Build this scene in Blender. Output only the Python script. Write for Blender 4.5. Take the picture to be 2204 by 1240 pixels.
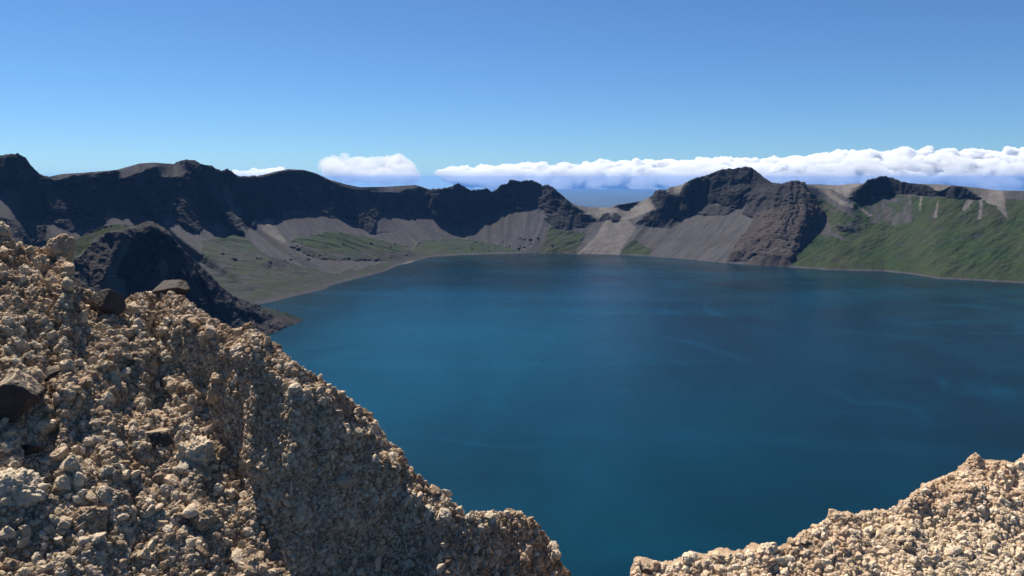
import bpy, bmesh, math, random
import numpy as np
from math import radians, tan, atan, sin, cos, pi

# ------------------------------------------------------------------ camera, sky, sun, exposure
SC = bpy.context.scene
for o in list(bpy.data.objects):
    bpy.data.objects.remove(o)
COL = SC.collection
PW, PH, F, V0 = 2204.0, 1240.0, 1697.0, 385.0        # photo size, focal length in px, row of the eye-level horizon
PITCH = atan((PH / 2 - V0) / F)
cam_d = bpy.data.cameras.new('camera')
cam_d.sensor_width = 36.0
cam_d.lens = 36.0 * F / PW
cam_d.clip_start = 0.05
cam_d.clip_end = 400000.0
cam = bpy.data.objects.new('camera', cam_d)
COL.objects.link(cam)
cam.location = (0, 0, 0)
cam.rotation_euler = (pi / 2 - PITCH, 0, 0)
SC.camera = cam

SUN_EL, SUN_AZ = radians(57), radians(-42)           # azimuth from the view direction, positive to the right
world = bpy.data.worlds.new('World')
SC.world = world
world.use_nodes = True
wn = world.node_tree
bg = wn.nodes['Background']
sky = wn.nodes.new('ShaderNodeTexSky')
sky.sky_type = 'NISHITA'
sky.sun_disc = False
sky.sun_elevation = SUN_EL
sky.sun_rotation = SUN_AZ
sky.altitude = 2600
sky.air_density = 1.0
sky.dust_density = 0.8
sky.ozone_density = 4.0
tint = wn.nodes.new('ShaderNodeMix'); tint.data_type = 'RGBA'; tint.blend_type = 'MULTIPLY'
tint.inputs[0].default_value = 1.0; tint.inputs[7].default_value = (.60, .86, 1.08, 1)
wn.links.new(sky.outputs[0], tint.inputs[6]); wn.links.new(tint.outputs[2], bg.inputs[0])
bg.inputs[1].default_value = 0.057
sd = bpy.data.lights.new('sun', 'SUN')
sd.energy = 5.0
sd.angle = radians(0.53)
sd.color = (1.0, 0.93, 0.82)
sun = bpy.data.objects.new('sun', sd)
COL.objects.link(sun)
sdir = (sin(SUN_AZ) * cos(SUN_EL), cos(SUN_AZ) * cos(SUN_EL), sin(SUN_EL))
from mathutils import Vector, Euler, Matrix, noise as mn
sun.rotation_euler = Vector(sdir).to_track_quat('Z', 'Y').to_euler()
SC.view_settings.view_transform = 'Standard'
SC.view_settings.look = 'None'
SC.view_settings.exposure = 0.82
SC.view_settings.gamma = 1.0
SC.render.engine = 'CYCLES'
SC.cycles.max_bounces = 6
SC.cycles.volume_bounces = 16
SC.cycles.max_bounces = 18
SC.cycles.diffuse_bounces = 2

rng = np.random.default_rng(7)
LAKE_Z = -400.0

# ------------------------------------------------------------------ numeric helpers
def ray(u, v):
    """world direction through a photo point"""
    u = np.asarray(u, float); v = np.asarray(v, float)
    x = (u - PW / 2) / F; y = -(v - PH / 2) / F
    cy, sy = cos(PITCH), sin(PITCH)
    return np.stack([x, cy + y * sy, -sy + y * cy], -1)

_P = rng.permutation(256); _P = np.concatenate([_P, _P, _P])
_G = rng.normal(size=(256, 3)); _G /= np.linalg.norm(_G, axis=1)[:, None]
def perlin(p):
    p = np.asarray(p, float)
    i = np.floor(p).astype(int); f = p - i; i &= 255
    w = f * f * f * (f * (f * 6 - 15) + 10)
    out = 0
    for dx in (0, 1):
        wx = w[..., 0] if dx else 1 - w[..., 0]
        for dy in (0, 1):
            wy = w[..., 1] if dy else 1 - w[..., 1]
            for dz in (0, 1):
                wz = w[..., 2] if dz else 1 - w[..., 2]
                h = _P[_P[_P[(i[..., 0] + dx) & 255] + ((i[..., 1] + dy) & 255)] + ((i[..., 2] + dz) & 255)]
                g = _G[h]
                d = g[..., 0] * (f[..., 0] - dx) + g[..., 1] * (f[..., 1] - dy) + g[..., 2] * (f[..., 2] - dz)
                out = out + wx * wy * wz * d
    return out * 1.6
def fbm(p, octs=5, gain=.5, lac=2.03):
    a, s, o = 1.0, 0, 0
    p = np.array(p, float)
    for k in range(octs):
        o = o + a * perlin(p + 17.3 * k); s += a; a *= gain; p = p * lac
    return o / s
def ridged(p, octs=5, gain=.5, lac=2.1):
    a, s, o = 1.0, 0, 0
    p = np.array(p, float)
    for k in range(octs):
        o = o + a * (1 - 2 * np.abs(perlin(p + 9.1 * k))); s += a; a *= gain; p = p * lac
    return o / s
def poly_in(u, v, poly):
    poly = np.array(poly, float)
    inside = np.zeros(u.shape, bool)
    x0, y0 = poly[:, 0].min(), poly[:, 1].min(); x1, y1 = poly[:, 0].max(), poly[:, 1].max()
    sel = (u >= x0) & (u <= x1) & (v >= y0) & (v <= y1)
    uu, vv = u[sel], v[sel]
    ins = np.zeros(uu.shape, bool)
    n = len(poly)
    for a in range(n):
        xa, ya = poly[a]; xb, yb = poly[(a + 1) % n]
        if ya == yb: continue
        c = ((ya > vv) != (yb > vv)) & (uu < (xb - xa) * (vv - ya) / (yb - ya) + xa)
        ins ^= c
    inside[sel] = ins
    return inside
def blur(a, r, axis):
    if r < 1: return a
    k = np.exp(-np.linspace(-2, 2, 2 * r + 1) ** 2); k /= k.sum()
    pad = [(0, 0)] * a.ndim; pad[axis] = (r, r)
    b = np.pad(a, pad, mode='edge')
    n = a.shape[axis]
    out = 0
    for i, w in enumerate(k):
        sl = [slice(None)] * a.ndim; sl[axis] = slice(i, i + n)
        out = out + w * b[tuple(sl)]
    return out
def grid_faces(nr, nc):
    i = np.arange(nr - 1)[:, None] * nc + np.arange(nc - 1)[None, :]
    return np.stack([i, i + 1, i + 1 + nc, i + nc], -1).reshape(-1, 4)
def normals(P):
    du = np.gradient(P, axis=1); dv = np.gradient(P, axis=0)
    n = np.cross(du, dv)
    n /= np.linalg.norm(n, axis=-1)[..., None] + 1e-12
    n[n[..., 2] < 0] *= -1
    return n
def mesh_obj(name, V, Fc, mat, smooth=True, attrs=None, parent=None):
    me = bpy.data.meshes.new(name)
    V = np.asarray(V, np.float32).reshape(-1, 3); Fc = np.asarray(Fc, np.int32)
    me.vertices.add(len(V)); me.vertices.foreach_set('co', V.ravel())
    k = Fc.shape[1]
    me.loops.add(Fc.size); me.loops.foreach_set('vertex_index', Fc.ravel())
    me.polygons.add(len(Fc))
    me.polygons.foreach_set('loop_start', np.arange(0, Fc.size, k, dtype=np.int32))
    me.polygons.foreach_set('loop_total', np.full(len(Fc), k, np.int32))
    me.polygons.foreach_set('use_smooth', np.full(len(Fc), smooth, bool))
    me.update(calc_edges=True)
    if attrs:
        for an, arr in attrs.items():
            at = me.attributes.new(an, 'FLOAT_COLOR', 'POINT')
            at.data.foreach_set('color', np.asarray(arr, np.float32).reshape(-1, 4).ravel())
    if mat: me.materials.append(mat)
    o = bpy.data.objects.new(name, me)
    COL.objects.link(o)
    if parent: o.parent = parent
    return o
def tag(o, label=None, cat=None, group=None, kind=None):
    if label: o['label'] = label
    if cat: o['category'] = cat
    if group: o['group'] = group
    if kind: o['kind'] = kind
    return o

# ------------------------------------------------------------------ node helpers
class NT:
    def __init__(s, name):
        s.m = bpy.data.materials.new(name); s.m.use_nodes = True
        s.t = s.m.node_tree; s.b = s.t.nodes['Principled BSDF']; s.out = s.t.nodes['Material Output']
        s.geo = s.t.nodes.new('ShaderNodeNewGeometry').outputs['Position']
    def n(s, ty, **kw):
        nd = s.t.nodes.new(ty)
        for k, v in kw.items():
            if k.startswith('i_'): 
                s.put(nd.inputs[k[2:].replace('_', ' ')], v)
            else: setattr(nd, k, v)
        return nd
    def put(s, inp, v):
        if isinstance(v, bpy.types.NodeSocket): s.t.links.new(v, inp)
        else:
            try: inp.default_value = v
            except Exception: inp.default_value = (*v, 1)
    def noise(s, vec, scale, detail=6, rough=.55, dist=0):
        nd = s.n('ShaderNodeTexNoise'); s.put(nd.inputs['Vector'], vec)
        nd.inputs['Scale'].default_value = scale; nd.inputs['Detail'].default_value = detail
        nd.inputs['Roughness'].default_value = rough; nd.inputs['Distortion'].default_value = dist
        return nd.outputs['Fac']
    def vscale(s, vec, sc):
        nd = s.n('ShaderNodeVectorMath', operation='MULTIPLY'); s.put(nd.inputs[0], vec); nd.inputs[1].default_value = sc
        return nd.outputs[0]
    def ramp(s, fac, a, b, ca=0.0, cb=1.0):
        nd = s.n('ShaderNodeMapRange'); s.put(nd.inputs['Value'], fac)
        nd.inputs['From Min'].default_value = a; nd.inputs['From Max'].default_value = b
        nd.inputs['To Min'].default_value = ca; nd.inputs['To Max'].default_value = cb
        return nd.outputs[0]
    def math(s, op, a, b=0.0):
        nd = s.n('ShaderNodeMath', operation=op); s.put(nd.inputs[0], a); s.put(nd.inputs[1], b)
        return nd.outputs[0]
    def mix(s, fac, a, b, bt='MIX'):
        nd = s.n('ShaderNodeMix', data_type='RGBA', blend_type=bt)
        s.put(nd.inputs[0], fac); s.put(nd.inputs[6], a); s.put(nd.inputs[7], b)
        return nd.outputs[2]
    def bump(s, h, dist, strength=1.0, normal=None):
        nd = s.n('ShaderNodeBump'); s.put(nd.inputs['Height'], h)
        nd.inputs['Distance'].default_value = dist; nd.inputs['Strength'].default_value = strength
        if normal is not None: s.put(nd.inputs['Normal'], normal)
        return nd.outputs[0]
    def set(s, **kw):
        for k, v in kw.items(): s.put(s.b.inputs[k.replace('_', ' ')], v)

def c4(r, g, b): return (r, g, b, 1)

# ------------------------------------------------------------------ materials
def mat_rim():
    t = NT('crater_rim')
    a1 = t.n('ShaderNodeAttribute', attribute_name='mask'); a2 = t.n('ShaderNodeAttribute', attribute_name='flow')
    sp = t.n('ShaderNodeSeparateColor'); t.put(sp.inputs[0], a1.outputs['Color'])
    rock, grass, pale = sp.outputs[0], sp.outputs[1], sp.outputs[2]
    red = a1.outputs['Alpha']
    P = t.geo
    st = t.vscale(a2.outputs['Color'], (1, 1, 1))                # (along the rim, down the slope) in metres / 100
    stv = t.vscale(st, (1.35, 0.20, 1))
    n1 = t.noise(P, .004, 8, .6); n2 = t.noise(P, .02, 8, .65); n3 = t.noise(stv, 6.0, 6, .7, .3); n4 = t.noise(stv, 1.7, 5, .6, .4)
    talus = t.mix(t.ramp(n3, .38, .62), c4(0.0292, 0.0310, 0.0361), c4(0.0516, 0.0525, 0.0602))
    talus = t.mix(t.ramp(n4, .42, .62, 0, .8), talus, c4(0.0636, 0.0576, 0.0576))
    talus = t.mix(t.ramp(n1, .48, .62, 0, .6), talus, c4(0.0430, 0.0378, 0.0344))
    n5 = t.noise(t.vscale(st, (1.0, .16, 1)), 3.2, 7, .65, .6)
    talus = t.mix(t.ramp(n5, .56, .70, 0, .65), talus, c4(.024, .025, .024))
    talus = t.mix(t.ramp(n5, .42, .30, 0, .5), talus, c4(.095, .088, .085))
    rockc = t.mix(t.ramp(n2, .3, .7), c4(0.0086, 0.0095, 0.0120), c4(0.0232, 0.0232, 0.0249))
    rockc = t.mix(t.ramp(n3, .58, .75, 0, .5), rockc, c4(0.0387, 0.0378, 0.0370))
    redc = t.mix(t.ramp(n2, .3, .7), c4(0.0275, 0.0224, 0.0215), c4(0.0585, 0.0456, 0.0421))
    palec = t.mix(t.ramp(n2, .3, .7), c4(0.0860, 0.0774, 0.0731), c4(0.1548, 0.1419, 0.1316))
    palec = t.mix(t.ramp(n5, .50, .66, 0, .6), palec, c4(.070, .062, .058))
    grassc = t.mix(t.ramp(n2, .35, .65), c4(.0085, .018, .0065), c4(.022, .041, .0125))
    grassc = t.mix(t.ramp(n1, .4, .62, 0, .7), grassc, c4(0.0344, 0.0378, 0.0189))
    col = t.mix(pale, talus, palec)
    nb = t.math('MULTIPLY', t.math('ADD', grass, t.ramp(n2, .3, .7, -.45, .45)), t.ramp(grass, .02, .25))
    nb = t.ramp(t.math('ADD', nb, t.ramp(n3, .3, .7, -.10, .10)), .20, .66)
    col = t.mix(nb, col, grassc)
    col = t.mix(rock, col, rockc)
    col = t.mix(red, col, redc)
    h = t.math('ADD', n2, t.math('MULTIPLY', n3, .4))
    t.set(Base_Color=col, Roughness=.95, Specular_IOR_Level=.15, Normal=t.bump(h, 9.0, .55))
    return t.m

def mat_water():
    t = NT('lake_water')
    P = t.geo
    big = t.noise(t.vscale(P, (1, .55, 1)), .0016, 5, .55, 1.2)
    streak = t.noise(t.vscale(P, (.45, 1.4, 1)), .0030, 4, .5, .5)
    tiny = t.noise(t.vscale(P, (.5, 1.3, 1)), .03, 3, .5)
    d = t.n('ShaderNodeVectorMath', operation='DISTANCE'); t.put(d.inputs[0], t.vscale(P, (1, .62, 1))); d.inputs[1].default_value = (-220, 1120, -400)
    pale_zone = t.ramp(d.outputs['Value'], 60, 820, 1, 0)  # water colour is paler around one spot and fades outward
    f = t.math('ADD', t.math('MULTIPLY', pale_zone, .75), t.ramp(big, .3, .7, -.10, .30))
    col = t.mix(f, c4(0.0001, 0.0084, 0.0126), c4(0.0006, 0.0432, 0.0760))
    line = t.noise(t.vscale(P, (1, .7, 1)), .0021, 3, .5, .8)
    sl = t.ramp(t.math('ABSOLUTE', t.math('SUBTRACT', line, .5)), .0, .03, 1, 0)
    sl = t.math('MULTIPLY', sl, t.ramp(t.noise(P, .0035, 2, .5), .45, .65, 0, .22))
    col = t.mix(sl, col, c4(0.0021, 0.0655, 0.1214))
    st2 = t.noise(t.vscale(P, (.4, 1.5, 1)), .0016, 3, .45, 1.0)
    col = t.mix(t.ramp(st2, .52, .72, 0, .30), col, c4(0.0014, 0.0578, 0.1092))
    rg = t.math('ADD', t.ramp(streak, .35, .7, .20, .30), t.ramp(tiny, .3, .7, -.015, .02))
    wv = t.noise(P, .35, 4, .6)
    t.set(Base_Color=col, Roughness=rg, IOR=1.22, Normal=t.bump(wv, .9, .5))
    return t.m

def mat_pumice(name, tone=1.0, brown=.0):
    t = NT(name)
    P = t.geo
    oi = t.n('ShaderNodeObjectInfo').outputs['Random']
    ai = t.n('ShaderNodeAttribute', attribute_name='tint').outputs['Fac']
    n1 = t.noise(P, 1.1, 5, .6); n2 = t.noise(P, 14, 8, .7); n3 = t.noise(P, 70, 6, .7)
    k = tone
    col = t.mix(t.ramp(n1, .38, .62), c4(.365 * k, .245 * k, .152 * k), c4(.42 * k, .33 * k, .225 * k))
    col = t.mix(t.ramp(n2, .30, .60), t.mix(.6, col, c4(.18 * k, .105 * k, .060 * k)), col)
    col = t.mix(t.ramp(oi, .45, 1, 0, .75), col, c4(.54 * k, .46 * k, .35 * k))
    if brown: col = t.mix(t.ramp(oi, .45, .15, 0, brown), col, c4(.15 * k, .092 * k, .055 * k))
    col = t.mix(t.ramp(n3, .48, .70, 0, .7), col, c4(.54 * k, .47 * k, .37 * k))
    col = t.mix(t.ramp(n3, .40, .22, 0, .7), col, c4(.12 * k, .08 * k, .055 * k))
    h = t.math('ADD', n2, t.math('MULTIPLY', n3, .35))
    t.set(Base_Color=col, Roughness=.96, Specular_IOR_Level=.12, Normal=t.bump(h, .022, 1.0))
    return t.m

def mat_basalt(name='dark_basalt', lo=.62):
    t = NT(name)
    n2 = t.noise(t.geo, 9, 7, .65); n3 = t.noise(t.geo, 60, 5, .7)
    col = t.mix(t.ramp(n2, .35, .7), c4(.038, .031, .029), c4(.085, .068, .058))
    up = t.n('ShaderNodeSeparateXYZ'); t.put(up.inputs[0], t.t.nodes[[k for k in t.t.nodes.keys() if 'Geometry' in k][0]].outputs['Normal'])
    dust = t.ramp(t.math('ADD', up.outputs[2], t.ramp(n2, .3, .7, -.35, .35)), lo, lo + .33)
    col = t.mix(dust, col, c4(.34, .26, .18))
    t.set(Base_Color=col, Roughness=.85, Specular_IOR_Level=.25, Normal=t.bump(t.math('ADD', n2, t.math('MULTIPLY', n3, .5)), .012, .7))
    return t.m

def mat_plain():
    t = NT('far_plain')
    n = t.noise(t.geo, .0004, 8, .6)
    t.set(Base_Color=t.mix(t.ramp(n, .35, .65), c4(.012, .025, .018), c4(.035, .05, .035)), Roughness=1.0)
    return t.m

def mat_cloud(name='cloud_white', dens=.003):
    t = NT(name)
    v = t.n('ShaderNodeVolumePrincipled'); v.inputs['Color'].default_value = (.90, .92, .95, 1)
    v.inputs['Density'].default_value = dens; v.inputs['Anisotropy'].default_value = .1
    t.t.nodes.remove(t.b)
    t.t.links.new(v.outputs[0], t.out.inputs['Volume'])
    return t.m

M_RIM, M_WATER, M_PLAIN = mat_rim(), mat_water(), mat_plain()
M_PUM, M_PUMR, M_BAS, M_CLOUD = mat_pumice('tan_pumice', 1.25, .75), mat_pumice('pale_pumice', 1.5), mat_basalt(), mat_cloud()
M_MATRIX = mat_pumice('gap_shade_matrix', .50)  # ground between stones toned down; crevice shade is put into its colour
M_BAS2 = mat_basalt('bare_basalt', 1.15)
M_CLOUD2 = mat_cloud('thin_cloud', .0007)

# ------------------------------------------------------------------ marching a slope map into a surface
def march(U, Vp, M, start, smooth=0, kmod=None):
    """U,Vp: (rows, cols) sight points from the foot upward; M: slope at each; start: (cols,3) foot points"""
    nr, nc = U.shape
    R = ray(U, Vp)
    rh = np.linalg.norm(R[..., :2], axis=-1)
    P = np.zeros((nr, nc, 3)); P[0] = start
    kprev = np.linalg.norm(start[:, :2], axis=1) / rh[0]
    for i in range(1, nr):
        m = np.maximum(M[i], R[i, :, 2] / rh[i] + .02)
        hat = R[i, :, :2] / rh[i][:, None]
        p0 = (P[i - 1, :, :2] * hat).sum(1)
        k = (P[i - 1, :, 2] - m * p0) / (R[i, :, 2] - m * rh[i])
        k = np.maximum(k, kprev * .9995)
        P[i] = R[i] * k[:, None]; kprev = k
    if smooth:                                       # neighbouring fall lines keep a common distance
        K = np.linalg.norm(P, axis=-1) / np.linalg.norm(R, axis=-1)
        w = np.clip(np.linspace(0, 1, nr) * 8, 0, 1)[:, None]
        K = K * (1 - w) + w * blur(blur(K, smooth, 1), 2, 0)
        P = R * (K * kmod if kmod is not None else K)[..., None]
    return P

def lerp_line(line, x):
    l = np.array(line, float)
    return np.interp(x, l[:, 0], l[:, 1])

CREST = [(-1400,420),(-700,372),(-300,352),(0,335),(38,330),(55,340),(65,355),(85,375),(105,381),(130,375),(190,371),(250,366),(300,352),(330,350),(372,353),(385,348),
 (400,344),(420,345),(430,352),(455,357),(475,368),(490,363),(502,372),(515,380),(560,378),(590,370),(620,364),(655,366),(680,373),(710,387),(745,397),(775,403),
 (830,402),(895,398),(925,408),(945,406),(970,403),(985,395),(998,400),(1012,410),(1033,409),(1046,405),(1058,413),(1072,405),(1080,397),(1090,397),(1098,386),
 (1120,391),(1142,387),(1160,394),(1170,400),(1180,397),(1195,407),(1212,422),(1228,436),(1245,443),(1265,446),(1310,447),(1330,441),(1350,438),(1380,433),
 (1405,421),(1412,410),(1420,408),(1432,410),(1440,404),(1470,397),(1480,390),(1495,384),(1515,379),(1530,374),(1545,368),(1556,364),(1575,363),(1590,362),
 (1605,358),(1620,362),(1635,373),(1650,386),(1662,393),(1680,396),(1692,394),(1704,389),(1720,393),(1735,397),(1760,397),(1800,399),(1840,395),(1858,395),
 (1870,387),(1890,381),(1905,379),(1925,385),(1950,393),(1980,396),(2020,397),(2060,400),(2100,404),(2150,410),(2204,411),(2400,408),(3000,380),(4200,380)]
SHORE = [(-1400,1050),(-700,860),(-300,790),(0,730),(300,690),(500,666),(590,649),(640,636),(705,622),(708,615),(760,602),(830,584),(855,572),(895,562),(925,553),
 (990,549),(1060,547),(1140,545),(1240,546),(1340,549),(1400,552),(1500,560),(1540,565),(1600,569),(1700,575),(1780,581),(1850,583),(1900,584),(1960,590),
 (2020,600),(2100,604),(2204,610),(2500,640),(3200,740),(4200,930)]
XMAP = [(-1400,-1500),(-300,-420),(300,0),(590,270),(700,450),(850,680),(950,850),(1050,1050),(1140,1180),(1240,1310),(1340,1430),(1420,1560),(1520,1650),
 (1620,1700),(1720,1760),(1850,1870),(2000,2000),(2204,2190),(2600,2570),(4200,4100)]

# class -> (slope, rock, grass, pale, red)
CL = dict(talus=(.62, 0, 0, 0, 0), mixed=(.62, 0, .36, 0, 0), cliff=(3.0, 1, 0, 0, 0), crag=(1.15, 1, 0, 0, 0), crag2=(1.05, .7, .2, 0, 0), delta=(.20, .48, .50, 0, 0), deltag=(.22, .15, .62, 0, 0),
          grass=(.42, 0, .8, 0, 0), sgrass=(.60, 0, .74, 0, 0), pale=(.42, 0, 0, .85, 0), plateau=(.22, 0, 0, .85, 0), slide=(.66, 0, 0, .8, .0), red=(.78, .2, 0, 0, .8),
          redtalus=(.66, 0, 0, 0, .7), hump=(.5, .5, .5, 0, 0), spur=(.95, .45, .12, 0, .40), lowgrass=(.34, .30, .5, 0, 0), beach=(.08, 0, 0, .6, 0), gully=(1.9, .2, 0, .35, 0), olive=(.72, 0, .62, .2, 0), wall=(.95, .9, 0, 0, .1))
MAP = [
 ('delta', [(-400,900),(-400,560),(0,560),(300,560),(480,560),(560,545),(640,575),(720,590),(850,560),(925,545),(925,580),(700,640),(560,680),(0,760)]),
 ('lowgrass', [(430,520),(520,500),(560,545),(600,585),(660,600),(650,625),(600,655),(520,610),(440,560)]),
 ('hump', [(620,530),(700,540),(790,522),(850,528),(905,548),(850,563),(760,560),(690,560)]),
 ('deltag', [(880,545),(900,522),(960,512),(1040,520),(1100,535),(1150,547),(930,556)]),
 ('sgrass', [(700,500),(760,505),(880,530),(860,545),(700,540),(620,520)]),
 ('beach', [(830,590),(850,572),(890,560),(900,566),(860,580)]),
 ('sgrass', [(1160,548),(1185,480),(1205,498),(1262,500),(1236,548)]),
 ('pale', [(1205,425),(1228,434),(1265,440),(1330,440),(1400,424),(1412,415),(1412,450),(1350,474),(1300,480),(1250,462),(1225,450)]),
 ('slide', [(1240,548),(1290,500),(1300,480),(1350,474),(1370,490),(1350,520),(1330,549)]),
 ('sgrass', [(1330,552),(1360,515),(1400,535),(1400,556)]),
 ('cliff', [(-1600,300),(60,300),(98,366),(108,384),(125,388),(150,382),(190,374),(193,384),(215,373),(248,368),(267,382),(300,370),(338,358),(345,375),(355,384),(390,379),
   (408,368),(385,352),(385,300),(520,300),(520,381),(560,381),(590,373),(620,367),(655,369),(700,385),(757,411),(860,414),(905,404),(905,380),(1195,360),(1228,436),(1240,446),(1262,462),(1282,471),(1255,482),
   (1230,493),(1205,496),(1180,470),(1170,447),(1140,448),(1130,453),(1100,456),(1060,461),(1032,466),(1020,481),(1000,486),(990,494),(965,488),(940,475),
   (910,460),(890,458),(885,468),(850,457),(820,466),(805,490),(798,505),(760,482),(740,470),(690,462),(650,455),(605,453),(610,462),(605,476),(575,468),(560,478),(545,470),(520,462),(510,480),
   (530,512),(505,503),(480,482),(440,489),(425,503),(400,490),(385,480),(368,456),(362,475),(350,480),(325,475),(310,463),(275,463),(245,452),(229,446),(228,478),(205,490),(170,480),(150,470),(100,462),(95,480),(100,520),
   (60,540),(-400,560),(-400,490),(0,490),(45,470),(50,430),(38,412),(0,404),(-400,410),(-1600,440)]),
 ('crag2', [(0,470),(95,480),(150,470),(200,490),(150,500),(100,470),(60,530),(-300,560),(-300,480)]),
 ('crag2', [(100,405),(150,412),(165,440),(150,460),(105,455),(95,430)]),
 ('gully', [(478,395),(492,395),(505,440),(535,470),(530,480),(505,470),(480,430)]),
 ('crag2', [(370,418),(395,420),(425,432),(400,436),(372,432)]),
 ('crag', [(515,462),(545,470),(553,490),(530,495),(512,478)]),
 ('slide', [(558,480),(585,470),(600,500),(620,530),(600,520),(570,500)]),
 ('crag2', [(560,573),(590,557),(615,560),(618,575),(570,582)]),
 ('gully', [(810,470),(830,466),(845,500),(820,500),(800,505)]),
 ('crag', [(1170,470),(1200,458),(1240,452),(1256,470),(1275,474),(1262,488),(1205,497),(1192,488)]),
 ('crag', [(1285,478),(1298,460),(1312,458),(1318,470),(1300,480)]), ('crag', [(1316,477),(1323,455),(1334,468),(1332,478)]),
 ('cliff', [(1322,447),(1328,438),(1350,435),(1380,430),(1372,442),(1345,451)]),
 ('cliff', [(1398,424),(1410,408),(1420,404),(1438,411),(1454,426),(1446,440),(1432,466),(1424,490),(1405,488),(1370,482),(1395,460),(1415,452)]),
 ('pale', [(1432,411),(1440,400),(1476,393),(1468,410),(1458,428)]),
 ('crag', [(1425,490),(1432,465),(1448,438),(1500,440),(1500,455),(1470,468),(1445,490)]),
 ('cliff', [(1452,440),(1458,428),(1468,408),(1480,394),(1495,380),(1530,370),(1556,358),(1605,352),(1640,370),(1664,394),(1645,400),(1625,425),(1592,436),(1560,444),(1545,436),(1515,444),(1495,441)]),
 ('crag', [(1545,405),(1590,395),(1640,398),(1625,428),(1592,438),(1560,444),(1540,432)]),
 ('crag2', [(1495,444),(1520,440),(1560,445),(1600,440),(1560,465),(1500,462)]),
 ('red', [(1704,385),(1730,398),(1745,430),(1776,462),(1765,480),(1735,500),(1715,530),(1690,540),(1655,545),(1600,560),(1560,566),(1585,530),(1610,500),(1625,470),(1600,460),(1640,430),(1675,408),(1690,396)]),
 ('wall', [(1620,405),(1704,385),(1722,400),(1740,440),(1700,448),(1660,450),(1625,470),(1600,462)]),
 ('redtalus', [(1600,575),(1640,545),(1680,520),(1715,525),(1735,500),(1720,540),(1700,580)]),
 ('grass', [(1695,582),(1712,545),(1762,503),(1830,520),(1860,490),(1900,495),(2100,480),(2500,420),(4200,420),(4200,950),(2500,660),(2204,620),(2000,605),(1850,592)]),
 ('sgrass', [(1840,430),(1900,418),(2000,426),(2110,430),(2200,430),(2500,415),(2500,480),(2100,490),(1900,500),(1860,495),(1830,450)]),
 ('olive', [(1720,397),(1770,430),(1840,470),(1860,495),(1830,520),(1790,500),(1776,465),(1745,430)]),
 ('mixed', [(1880,424),(1960,424),(1962,478),(1935,490),(1870,480),(1868,440)]),
 ('slide', [(1735,398),(1775,404),(1830,440),(1838,452),(1810,440),(1770,415)]),
 ('slide', [(1845,445),(1855,448),(1878,465),(1868,466)]),
 ('plateau', [(1735,398),(1860,394),(1835,408),(1828,428),(1800,412),(1770,405)]),
 ('cliff', [(1828,428),(1850,404),(1870,384),(1905,374),(1950,393),(1990,397),(2022,416),(2050,401),(2075,404),(2110,427),(2080,431),(2040,427),(2000,425),(1950,418),(1900,418),(1870,424),(1865,432),(1840,438)]),
 ('pale', [(1960,390),(2060,395),(2110,405),(2160,412),(2162,436),(2140,445),(2112,428),(2078,404),(2050,400),(2022,415),(1992,397)]),
 ('slide', [(2105,430),(2115,430),(2112,470),(2104,474),(2108,450)]), ('slide', [(2140,440),(2162,430),(2168,470),(2155,460)]),
 ('slide', [(1982,425),(1987,425),(1980,452),(1976,455)]), ('slide', [(2018,428),(2022,428),(2016,470),(2010,472)]), ('slide', [(2080,432),(2100,430),(2075,455),(2070,452)]),
 ('slide', [(1958,420),(1961,420),(1962,445),(1959,440)]),
 ('crag', [(1800,488),(1830,490),(1838,500),(1810,498)]),
]
def classify(U, V, cmap, base, wob=5.0, bl=(2, 2), ledge=.30):
    q = np.stack([U / 26, V / 26, U * 0 + 3], -1)
    U2 = U + wob * fbm(q, 4, .6) + 2 * fbm(q * 6, 2); V2 = V + wob * .9 * fbm(q + 40, 4, .6) + 2.5 * fbm(q * 5 + 9, 2)
    C = np.zeros(U.shape + (5,)); C[:] = CL[base]
    for name, poly in cmap:
        C[poly_in(U2, V2, poly)] = CL[name]
    nz = fbm(np.stack([U / 13, V / 7, U * 0 + 8], -1), 4, .6); nl = fbm(np.stack([U / 120, V / 60, U * 0 + 2], -1), 2)
    C[..., 0] *= 1 + .5 * C[..., 1] * nz
    led = (nz > ledge - .35 * nl) & (C[..., 1] > .5)
    C[led, 0] = .5; C[led, 1] = .45
    S = blur(blur(C, bl[0], 0), bl[1], 1)
    return S

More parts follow.
